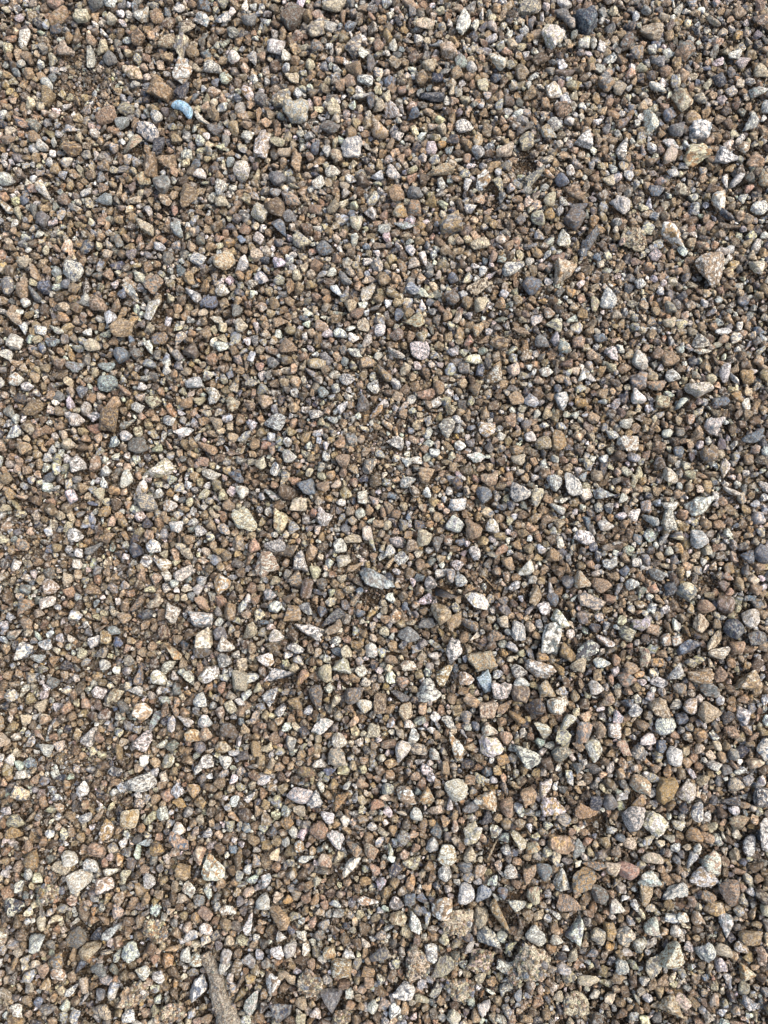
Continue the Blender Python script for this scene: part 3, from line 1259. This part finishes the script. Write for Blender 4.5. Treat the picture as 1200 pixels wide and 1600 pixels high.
295 765 80 135 70 W w|large white arrowhead stone
205 800 60 45 0 WC r
410 790 80 65 -40 CG r
462 770 50 80 90 OT b
530 790 80 90 90 CG a
740 870 110 105 0 WO w|large white stone with rusty stain
905 860 85 90 90 W k|white twisted lump
775 770 60 55 0 W r
600 835 65 60 0 WC a
660 930 80 90 90 CG a
515 935 60 60 0 WE a
1085 945 60 70 -60 OC w|golden triangular stone
975 920 55 65 90 W a
1070 835 65 50 0 PW r
1155 870 55 80 90 PC a
85 890 150 150 0 CW x|biggest pale crumbly clod
370 1005 95 70 -15 C e|smooth sandy egg on dark soil
280 1000 70 60 0 CG x
750 1125 110 85 -50 CO a|split cream and ochre stone
790 1085 70 70 0 C a
1095 1095 70 50 -30 BW a
315 1130 120 100 0 CT x|dull cream clod near the bottom
1110 790 100 60 0 TO r
915 600 65 55 0 TG a
990 850 80 60 0 C r
20 960 80 90 0 WG x
'''

OUTLINES = {  # outlines of the stones whose shape is unmistakable, photograph pixels
    'smooth pale green kite-shaped chip': [(761, 1046), (744, 1063), (756, 1083), (765, 1080), (766, 1063)],
    'flat grey three-sided slab': [(496, 1547), (515, 1575), (519, 1583), (530, 1562), (532, 1546)],
    'flat tan flake with pale rim': [(686, 355), (714, 341), (720, 366), (693, 371)],
    'white three-cornered stone': [(909, 213), (893, 229), (919, 236), (914, 214)],
    'large jagged white triangle': [(219, 736), (252, 711), (267, 729), (247, 741)],
    'white stone pointing right': [(1070, 602), (1100, 602), (1112, 611), (1090, 623), (1071, 614)],
    'large white arrowhead stone': [(906, 1433), (911, 1450), (904, 1478), (883, 1462)],
    'white wedge with dark spots': [(472, 860), (482, 893), (459, 888), (460, 872)],
    'pale green sliver': [(214, 1324), (232, 1309), (240, 1315), (236, 1322)],
    'large blue-black wedge': [(900, 26), (926, 26), (934, 40), (919, 56), (905, 46)],
    'mauve-brown triangular stone': [(286, 552), (304, 536), (309, 552), (305, 562)],
    'polished ochre wedge pebble': [(1032, 1216), (1052, 1214), (1056, 1222), (1048, 1243), (1036, 1255), (1028, 1248), (1026, 1230)],
    'off-white shark-tooth stone': [(868, 953), (888, 980), (872, 982), (861, 968)],
}
NAMES = {'W': 'off-white', 'C': 'cream', 'G': 'grey', 'E': 'greenish grey', 'B': 'bluish grey', 'D': 'dark slate', 'T': 'tan', 'N': 'brown',
         'P': 'pinkish', 'O': 'ochre', 'M': 'mauve-brown', 'R': 'reddish', 'A': 'pale green', 'S': 'pale blue', 'Y': 'ochre'}
SHAPES = {'r': 'rounded stone', 'a': 'angular stone', 'b': 'blocky stone', 'w': 'wedge-shaped stone', 'l': 'long stone', 'f': 'flat stone', 'k': 'knobbly stone',
          'e': 'oval stone', 'x': 'crumbly clod', 'c': 'curved stone'}

rows, seen = [], []
ox = oy = 0
for line in TABLE.strip().splitlines():
    if line[0] == '@':
        ox, oy = map(float, line[1:].split())
        continue
    spec, _, text = line.partition('|')
    x, y, w, h, a, cs, sh = spec.split()
    px, py = ox + float(x) / 3, oy + float(y) / 3
    w, h, a = float(w) / 3, float(h) / 3, float(a)
    if a != 0:
        w, h = max(w, h), min(w, h)
    if any(math.hypot(px - q['px'], py - q['py']) < 0.36 * (min(w, h) + min(q['w'], q['h'])) for q in rows):
        continue
    rows.append(dict(px=px, py=py, w=w, h=h, a=a, cs=cs, sh=sh, text=text.strip()))
for q in rows:
    q['area'] = q['w'] * q['h'] * (0.6 if not q['text'] else 1.25)
order = sorted(range(len(rows)), key=lambda i: -rows[i]['area'])
N_THINGS = 296
chosen = set(order[:N_THINGS])
for i, q in enumerate(rows):
    q['thing'] = i in chosen
marks = [q for q in rows if q['thing'] and q['text']]

DIRS = ['right of', 'above and right of', 'above', 'above and left of', 'left of', 'below and left of', 'below', 'below and right of']


def direction(q, k):
    an = math.atan2(-(q['py'] - k['py']), q['px'] - k['px'])
    return DIRS[int(round(an / (math.pi / 4))) % 8]


def look_of(q):
    if q['text']:
        return q['text']
    c = NAMES[q['cs'][0]]
    if len(q['cs']) > 1 and NAMES[q['cs'][1]] != c:
        c += ' and ' + NAMES[q['cs'][1]]
    size = max(q['w'], q['h'])
    return ('big ' if size > 32 else 'smaller ' if size < 22 else '') + c + ' ' + SHAPES[q['sh']]


def place_of(q):
    ex = 'left' if q['px'] < 14 else 'right' if q['px'] > 1186 else None
    ey = 'top' if q['py'] < 14 else 'bottom' if q['py'] > 1586 else None
    return f'at the {ey or ex} edge' if (ex or ey) else None


used = set()
for q in sorted((q for q in rows if q['thing']), key=lambda q: (q['text'] == '', q['py'])):
    near = sorted((k for k in marks if k is not q), key=lambda k: (k['px'] - q['px']) ** 2 + (k['py'] - q['py']) ** 2)
    look = look_of(q)
    for k in near[:6]:
        lab = f"{look}, {direction(q, k)} the {k['text']}"
        n_words = len(lab.split())
        if lab not in used and n_words <= 16:
            break
    used.add(lab)
    q['label'] = lab

# occupancy: distance from every spot to the edge of the nearest stone
CELL = 0.0006
GX0, GY0, GW, GH = -0.74, -0.82, 1.48, 1.82
nxc, nyc = int(GW / CELL), int(GH / CELL)
D = np.full((nyc, nxc), 0.05, np.float32)


def stamp(x, y, a, b_, ang, reach):
    R = max(a, b_) + reach
    i0, i1 = max(0, int((x - R - GX0) / CELL)), min(nxc, int((x + R - GX0) / CELL) + 1)
    j0, j1 = max(0, int((y - R - GY0) / CELL)), min(nyc, int((y + R - GY0) / CELL) + 1)
    if i0 >= i1 or j0 >= j1:
        return
    xs = (np.arange(i0, i1) + .5) * CELL + GX0 - x
    ys = ((np.arange(j0, j1) + .5) * CELL + GY0 - y)[:, None]
    if a == b_:
        d = np.sqrt(xs * xs + ys * ys) - a
    else:
        c, s = math.cos(ang), math.sin(ang)
        u, v = (xs * c + ys * s) / a, (-xs * s + ys * c) / b_
        k = np.sqrt(u * u + v * v)
        d = (k - 1) * np.where(k > 1e-6, np.sqrt((u * a) ** 2 + (v * b_) ** 2) / np.maximum(k, 1e-6), 0.0)
    sub = D[j0:j1, i0:i1]
    np.minimum(sub, d, out=sub)


stuff_pts = []           # x, y, z, rx, ry, rz, sx, sy, sz, prototype, tint(3), tint2(3), look(3)
for q in rows:
    x, y, m = ground_at(q['px'], q['py'])
    q['w'] *= 1.07
    q['h'] *= 1.07
    if q['sh'] == 'w' and q['text'] not in OUTLINES:
        q['w'] *= 1.03
        q['h'] *= 1.03
    if q['sh'] == 'c':
        q['w'] *= .88
        q['h'] *= .84
    w, h = q['w'] * m, q['h'] * m
    q['x'], q['y'], q['m'] = x, y, m
    q['ang'] = math.radians(q['a'])
    stamp(x, y, w / 2 * 1.03, h / 2 * 1.028, q['ang'], 0.006)
    r = np.random.default_rng(int(q['px'] * 7 + q['py'] * 131))
    dz = min(w, h) * (r.uniform(.72, .98) if q['sh'] not in 'f' else .38)
    if q['sh'] == 'x':
        dz *= .62
    q['dz'] = dz
    z = float(height(x, y)) + dz * r.uniform(.13, .30) + .0008
    q['z'] = z + (.0085 if q['sh'] == 'c' else 0)
    c1 = COL[q['cs'][0]]
    c2 = COL[q['cs'][1]] if len(q['cs']) > 1 else tuple(v * .72 for v in c1)
    if len(q['cs']) == 1 and q['cs'] == 'W':
        c2 = [(.36, .34, .31), (.26, .285, .30), (.44, .37, .28)][r.integers(3)]
    t1, t2 = jitter(c1, r, .08, .03), jitter(c2, r, .10, .03)
    clean = q['cs'][0] in 'SAY' or q['text'].startswith('smooth')
    lk = [0.10 if clean else float(r.uniform(.35, .9)), 0.1 if clean else float(r.uniform(0, 1) ** 1.3), .8 if q['cs'][0] == 'Y' else float(r.uniform(0, .35))]
    if q['cs'][0] in 'WC' and not clean:
        lk[0] *= .85
    if q['cs'] == 'WD':
        lk[1] = 0.7
        t2 = (.13, .14, .15)
    pt = r.uniform(.55, 1.5) * r.uniform(.65, 1.35, 3)
    q['look'] = (t1, t2, lk, [float(v) for v in pt])

N_PROTO = 40
KINDS = ['a'] * 17 + ['r'] * 6 + ['b'] * 9 + ['w'] * 1 + ['l'] * 2 + ['k'] * 5

def finish(o, label, cat, group):
    o['label'] = label
    o['category'] = cat
    o['group'] = group


def set_look(o, lk):
    o['tint'], o['tint_two'], o['look'] = list(lk[0]), list(lk[1]), list(lk[2])
    o['pattern'] = list(lk[3]) if len(lk) > 3 else [1.0, 1.1, .9]


PEBBLE_MESHES = []
for k in range(12):
    v, f = stone_verts('arbaraerabra'[k], 900 + k, 3)
    PEBBLE_MESHES.append(mesh_from('embedded_pebble', v, f, mat_stone))


def embed_pebbles(root, size, n_, r, d, lo=.10, hi=.26):
    """small stones stuck in the crust of a clod (parts of it)"""
    v = np.array([p.co[:] for p in root.data.vertices])
    top = v[v[:, 2] > d * .02]
    spots = []
    for _ in range(400):
        p = top[r.integers(len(top))]
        if all(np.linalg.norm(p - s) > size * .20 for s in spots):
            spots.append(p)
        if len(spots) >= n_:
            break
    for p in spots:
        o = bpy.data.objects.new('embedded_pebble', PEBBLE_MESHES[r.integers(12)])
        s = size * r.uniform(lo, hi)
        o.location = p * .97
        o.scale = (s * r.uniform(.8, 1.3), s * r.uniform(.7, 1.1), s * r.uniform(.6, .9))
        o.rotation_euler = r.uniform(0, 6.28, 3)
        key = 'WCTNPGOBTC'[r.integers(10)]
        set_look(o, (jitter(COL[key], r), jitter(COL['G'], r), [.5, .4, .1]))
        link(o, root)


CRUMBS = [stone_verts('arbk'[k], 950 + k, 2) for k in range(4)]


def grit_crust(root, n_, r, lo, hi):
    """the uncountable grains stuck all over a clod or a stick, one part"""
    v = np.array([p.co[:] for p in root.data.vertices])
    top = v[v[:, 2] > v[:, 2].min() * .35]
    V, F, T1 = [], [], []
    keys = 'CCTTNCTCGT'
    off = 0
    for _ in range(n_):
        p = top[r.integers(len(top))]
        cv, cf = CRUMBS[r.integers(4)]
        m = Matrix.Rotation(r.uniform(0, 6.28), 3, Vector(unit(1, r)[0]))
        s = lo + (hi - lo) * r.uniform(0, 1) ** 2.2
        w_ = (cv * [s * r.uniform(.9, 1.5), s, s * r.uniform(.7, 1)]) @ np.array(m).T + p
        V.append(w_); F += [tuple(i + off for i in f) for f in cf]; off += len(cv)
        T1 += [jitter(COL[keys[r.integers(10)]], r, .2)] * len(cv)
    me = mesh_from('grit_crust', np.vstack(V), F, mat_crust)
    for nm, arr in (('tint', np.array(T1)), ('tint_two', np.array(T1) * .7), ('look', np.tile([.7, .3, .1], (off, 1))), ('pattern', np.ones((off, 3)))):
        a = me.attributes.new(nm, 'FLOAT_VECTOR', 'POINT')
        a.data.foreach_set('vector', arr.astype(np.float32).ravel())
    o = bpy.data.objects.new('grit_crust', me)
    o['kind'] = 'stuff'
    link(o, root)


for q in rows:
    if not q['thing']:
        continue
    r = np.random.default_rng(int(q['px'] * 13 + q['py'] * 29))
    sub = 5 if q['sh'] in 'xk' or max(q['w'], q['h']) > 34 else 4
    w, h, d = q['w'] * q['m'], q['h'] * q['m'], q['dz']
    outl = OUTLINES.get(q['text'])
    name = {'r': 'pebble', 'e': 'pebble', 'c': 'pebble', 'f': 'stone_flake', 'x': 'soil_clod'}.get(q['sh'], 'gravel_stone')
    if outl is not None:
        pts = [ground_at(a, c)[:2] for a, c in outl]
        arr = np.array(pts)
        v, f = stone_verts(q['sh'], int(q['px'] * 3 + q['py']), sub, outline=arr)
        ext = arr.max(0) - arr.min(0)
        v = v * [ext[0] * 1.08, ext[1] * 1.08, d]
        tilt, ang = (r.normal(0, .05), r.normal(0, .05)), 0.0
    else:
        v, f = stone_verts(q['sh'], int(q['px'] * 3 + q['py'] * 17), sub)
        v = v * [w * 1.04, h * 1.04, d]
        tilt, ang = (r.normal(0, .16), r.normal(0, .16)), q['ang']
        if q['sh'] in 'xc':
            tilt = (0, 0)
    o = bpy.data.objects.new(name, mesh_from(name, v, f, mat_stone))
    o.location = (q['x'], q['y'], q['z'])
    o.rotation_euler = (tilt[0], tilt[1], ang)
    lk = q['look']
    if q['sh'] == 'x':
        lk = (lk[0], jitter(COL['C'], r), [.6, .15, 0.0])
    set_look(o, lk)
    link(o)
    clod = q['sh'] == 'x'
    finish(o, q['label'], 'clod' if clod else 'pebble' if name == 'pebble' else 'stone', 'crumbly clods of stuck grit' if clod else 'stones lying in the gravel')
    if clod:
        embed_pebbles(o, max(w, h), 8, r, d, .10, .26)
        grit_crust(o, 240, r, .0006, .0034)

# ---- the crusted stick by the bottom edge
path = [(317, 1494, 8), (320, 1501, 10.5), (324, 1512, 10), (334, 1535, 13), (341, 1560, 13.5), (350, 1583, 18), (357, 1606, 20), (364, 1632, 20)]
SEG, RNG = 20, []
P = []
for (px, py, rad) in path:
    x, y, m = ground_at(px, py)
    P.append((x, y, rad * m))
fine = []
for i in range(len(P) - 1):
    for t in np.linspace(0, 1, 9)[:-1]:
        fine.append([P[i][k] * (1 - t) + P[i + 1][k] * t for k in range(3)])
fine.append(list(P[-1]))
fine = np.array(fine)
v = []
rr = np.random.default_rng(77)
pts = []
for i, (x, y, rad) in enumerate(fine):
    dx, dy = (fine[min(i + 1, len(fine) - 1)] - fine[max(i - 1, 0)])[:2]
    ln = math.hypot(dx, dy); sx, sy = -dy / ln, dx / ln
    zc = float(height(x, y)) + rad * -.12 + .0004
    for k in range(SEG):
        a = 2 * math.pi * k / SEG
        pts.append((x, y, zc, sx * math.cos(a), sy * math.cos(a), math.sin(a), rad))
pts = np.array(pts)
surf = pts[:, 3:6] * pts[:, 6:7] + pts[:, :3]
k_ = 1 + .17 * waves(surf, 260, 6, rr) + .08 * waves(surf, 1100, 8, rr)
co = pts[:, :3] + pts[:, 3:6] * (pts[:, 6] * k_)[:, None]
nr = len(fine)
f = []
for i in range(nr - 1):
    for k in range(SEG):
        a, b2 = i * SEG + k, i * SEG + (k + 1) % SEG
        f.append((a, b2, b2 + SEG, a + SEG))
f.append(tuple(range(SEG))[::-1]); f.append(tuple(range((nr - 1) * SEG, nr * SEG)))
base = np.array([fine[nr // 2][0], fine[nr // 2][1], float(height(fine[nr // 2][0], fine[nr // 2][1]))])
stick = bpy.data.objects.new('stick', mesh_from('stick', co - base, f, mat_stone))
stick.location = base
set_look(stick, ((.34, .29, .21), (.22, .20, .155), [.7, .3, 0.0]))
link(stick)
stick['label'] = 'thick grey-beige stick crusted with grit, running off the bottom edge'
stick['category'] = 'stick'
embed_pebbles(stick, .030, 16, rr, .01, .06, .15)
grit_crust(stick, 260, rr, .0005, .0022)
for i in range(nr):
    stamp(fine[i][0], fine[i][1], fine[i][2], fine[i][2], 0, .006)

# ---------------------------------------------------------------- the countless rest of the gravel
stones = []          # x, y, radius, level
BANDS = [  # r low, r high (mm), per square metre, overlap allowed, sandy rejection
    (4.2, 5.2, 2300, .82, 1.0), (3.2, 4.2, 8000, .80, .95), (2.4, 3.2, 16000, .78, .85), (1.8, 2.4, 26000, .76, .6), (1.3, 1.8, 44000, .76, .3), (.95, 1.35, 60000, .74, 0.0)]
AREA = GW * GH
t_x0, t_y1, _ = ground_at(-40, -40)
for bi, (r0, r1, dens, tol, rej) in enumerate(BANDS):
    lim = int(dens * AREA)
    got = 0
    for rnd in range(7):
        n_ = int(lim * 1.5)
        xs, ys = rng.uniform(GX0, GX0 + GW, n_), rng.uniform(GY0, GY0 + GH, n_)
        rs = rng.uniform(r0, r1, n_) * .001
        if bi >= 4:                       # the finest only where they could be told apart
            keep = (np.abs(xs) < .46) & (np.abs(ys) < .56)
            xs, ys, rs = xs[keep], ys[keep], rs[keep]
        i, j = ((xs - GX0) / CELL).astype(int).clip(0, nxc - 1), ((ys - GY0) / CELL).astype(int).clip(0, nyc - 1)
        ok = D[j, i] > rs * tol
        ok &= rng.random(len(xs)) > rej * sandiness(xs, ys)
        for x, y, rad, jj, ii_ in zip(xs[ok], ys[ok], rs[ok], j[ok], i[ok]):
            if D[jj, ii_] > rad * tol:
                stamp(x, y, rad, rad, 0, min(.0058, r1 * .001 + .0002))
                stones.append((x, y, rad, 0))
                got += 1
                if got >= lim:
                    break
        if got >= lim:
            break
    print('band', r0, got, lim)
S = np.array(stones)
# a second course of stones underneath, seen down in the gaps
nb = int(17000 * AREA)
U = np.stack([rng.uniform(GX0, GX0 + GW, nb), rng.uniform(GY0, GY0 + GH, nb), rng.uniform(.0013, .0034, nb), np.ones(nb)], 1)
S = np.vstack([S, U])
# the read-off stones past the limit of single things join the gravel at their own places
rest = [q for q in rows if not q['thing']]

PAL = ['T', 'N', 'P', 'C', 'G', 'W', 'B', 'D', 'M', 'O', 'E']
PW = np.array([.24, .12, .15, .20, .06, .17, .025, .03, .01, .025, .01]); PW /= PW.sum()
nS = len(S)
idx = rng.choice(len(PAL), nS, p=PW)
pal = np.array([COL[k] for k in PAL])
t1 = pal[idx] * (1 + rng.normal(0, .20, nS))[:, None].clip(.5, 1.6) * (1 + rng.normal(0, .05, (nS, 3)))
second = rng.choice(len(PAL), nS, p=PW)
t2 = pal[second] * .5 + t1 * .5
pale = np.isin(idx, [3, 5]) & (rng.random(nS) < .6)
t2[pale] = np.array([.24, .26, .28]) * rng.uniform(.6, 1.5, pale.sum())[:, None]
t2 = t2 * (1 + rng.normal(0, .15, nS))[:, None]
rad = S[:, 2]
under = S[:, 3] > .5
lift = rng.uniform(-.8, .75, nS) * rad
Zs = height(S[:, 0], S[:, 1]) + lift - .0026 + rad * .5
Zs = Zs - np.clip(.0024 - rad, 0, .0014) * 1.3 * (1 - 1.6 * sandiness(S[:, 0], S[:, 1]))
Zs[under] = height(S[under, 0], S[under, 1]) - rng.uniform(.0050, .0090, under.sum())
asp = rng.uniform(.82, 1.35, nS)
sx = rad * 2.1 * asp
sy = rad * 2.1 / asp ** .6
sz = rad * 2 * rng.uniform(.65, 1.0, nS)
rot = np.stack([rng.normal(0, .45, nS), rng.normal(0, .45, nS), rng.uniform(0, 6.283, nS)], 1)
pos = np.stack([S[:, 0], S[:, 1], Zs], 1)
scl = np.stack([sx, sy, sz], 1)
pro = rng.integers(0, N_PROTO, nS)
lk = np.stack([rng.uniform(.25, .9, nS), rng.uniform(0, 1.0, nS) ** 1.3, rng.uniform(0, 1, nS) ** 2.0], 1)
pt = rng.uniform(.55, 1.5, nS)[:, None] * rng.uniform(.65, 1.35, (nS, 3))
if rest:
    kinds_at = {k: [i for i, c in enumerate(KINDS) if c == k] for k in set(KINDS)}
    e = []
    for q in rest:
        r = np.random.default_rng(int(q['px'] + 7 * q['py']))
        k = {'e': 'r', 'f': 'l', 'x': 'k', 'c': 'r'}.get(q['sh'], q['sh'])
        e.append(([q['x'], q['y'], q['z']], [r.normal(0, .15), r.normal(0, .15), q['ang']], [q['w'] * q['m'], q['h'] * q['m'], q['dz']],
                  kinds_at[k][r.integers(len(kinds_at[k]))], q['look'][0], q['look'][1], q['look'][2]))
    pos = np.vstack([pos, [a[0] for a in e]]); rot = np.vstack([rot, [a[1] for a in e]]); scl = np.vstack([scl, [a[2] for a in e]])
    pro = np.r_[pro, [a[3] for a in e]]
    t1 = np.vstack([t1, [a[4] for a in e]]); t2 = np.vstack([t2, [a[5] for a in e]]); lk = np.vstack([lk, [a[6] for a in e]]); pt = np.vstack([pt, rng.uniform(.6, 1.4, (len(e), 3))])


def scatter(name, pos, rot, scl, pro, t1, t2, lk, pt, protos):
    me = bpy.data.meshes.new(name)
    me.vertices.add(len(pos))
    me.vertices.foreach_set('co', pos.astype(np.float32).ravel())
    for nm, arr in (('rot', rot), ('scl', scl), ('tint', t1), ('tint_two', t2), ('look', lk), ('pattern', pt)):
        a = me.attributes.new(nm, 'FLOAT_VECTOR', 'POINT')
        a.data.foreach_set('vector', np.clip(arr, -10, 10).astype(np.float32).ravel())
    a = me.attributes.new('pick', 'INT', 'POINT')
    a.data.foreach_set('value', pro.astype(np.int32))
    me.update()
    o = link(bpy.data.objects.new(name, me))
    src = bpy.data.collections.new(name + '_shapes')
    for p in protos:
        src.objects.link(p)
    ng = bpy.data.node_groups.new(name + '_nodes', 'GeometryNodeTree')
    ng.interface.new_socket('Geometry', in_out='INPUT', socket_type='NodeSocketGeometry')
    ng.interface.new_socket('Geometry', in_out='OUTPUT', socket_type='NodeSocketGeometry')
    N, L = ng.nodes, ng.links
    gi, go = N.new('NodeGroupInput'), N.new('NodeGroupOutput')
    iop = N.new('GeometryNodeInstanceOnPoints')
    ci = N.new('GeometryNodeCollectionInfo')
    ci.inputs['Collection'].default_value = src
    ci.inputs['Separate Children'].default_value = True
    ci.inputs['Reset Children'].default_value = True

    def named(nm, ty):
        q = N.new('GeometryNodeInputNamedAttribute')
        q.data_type = ty
        q.inputs['Name'].default_value = nm
        return q.outputs['Attribute']
    L.new(gi.outputs[0], iop.inputs['Points'])
    L.new(ci.outputs[0], iop.inputs['Instance'])
    iop.inputs['Pick Instance'].default_value = True
    L.new(named('pick', 'INT'), iop.inputs['Instance Index'])
    e2r = N.new('FunctionNodeEulerToRotation')
    L.new(named('rot', 'FLOAT_VECTOR'), e2r.inputs[0])
    L.new(e2r.outputs[0], iop.inputs['Rotation'])
    L.new(named('scl', 'FLOAT_VECTOR'), iop.inputs['Scale'])
    L.new(iop.outputs[0], go.inputs[0])
    md = o.modifiers.new('scatter', 'NODES')
    md.node_group = ng
    o['kind'] = 'stuff'
    return o


protos = []
for k in range(N_PROTO):
    v, f = stone_verts(KINDS[k], 300 + k, 4 if k % 2 else 3)
    protos.append(bpy.data.objects.new(f'shape_{k:02d}', mesh_from('shape', v, f, mat_gravel)))
g = scatter('gravel', pos, rot, scl, pro, t1, t2, lk, pt, protos)
g['label'] = 'small brown, tan, grey and white stones packed all over the ground'
g['category'] = 'gravel'

# ---- the finest grit, in every gap
nG = 240000
gxp, gyp = rng.uniform(-.36, .36, nG), rng.uniform(-.47, .50, nG)
i, j = ((gxp - GX0) / CELL).astype(int).clip(0, nxc - 1), ((gyp - GY0) / CELL).astype(int).clip(0, nyc - 1)
keep = D[j, i] > -.0045
gxp, gyp = gxp[keep], gyp[keep]
nG = len(gxp)
gr = rng.uniform(.00045, .00105, nG)
sand = sandiness(gxp, gyp)
gz = height(gxp, gyp) - .0092 + rng.uniform(-.0004, .0032, nG) + sand * .0066
gi_ = rng.choice(len(PAL), nG, p=PW)
gt = (pal[gi_] * .6 + np.array([.13, .09, .055]) * .4) * .55 * (1 + rng.normal(0, .25, nG))[:, None].clip(.4, 1.8)
gs = np.stack([gr * 2 * rng.uniform(.8, 1.7, nG), gr * 2, gr * 2 * rng.uniform(.6, 1, nG)], 1)
small = []
for k in range(10):
    v, f = stone_verts('arbwaarlab'[k], 700 + k, 2)
    small.append(bpy.data.objects.new(f'crumb_{k:02d}', mesh_from('crumb', v, f, mat_gravel)))
g2 = scatter('grit', np.stack([gxp, gyp, gz], 1), rng.uniform(0, 6.28, (nG, 3)), gs, rng.integers(0, 10, nG), gt, gt * .8,
             np.stack([rng.uniform(.3, .9, nG), rng.uniform(0, .5, nG), rng.uniform(0, .3, nG)], 1), np.ones((nG, 3)), small)
g2['label'] = 'fine brown grit and crumbs filling the gaps between stones'
g2['category'] = 'grit'
print('stones', len(pos), 'grit', nG, 'things', len(chosen), 'marks', len(marks), 'labels', len(used))
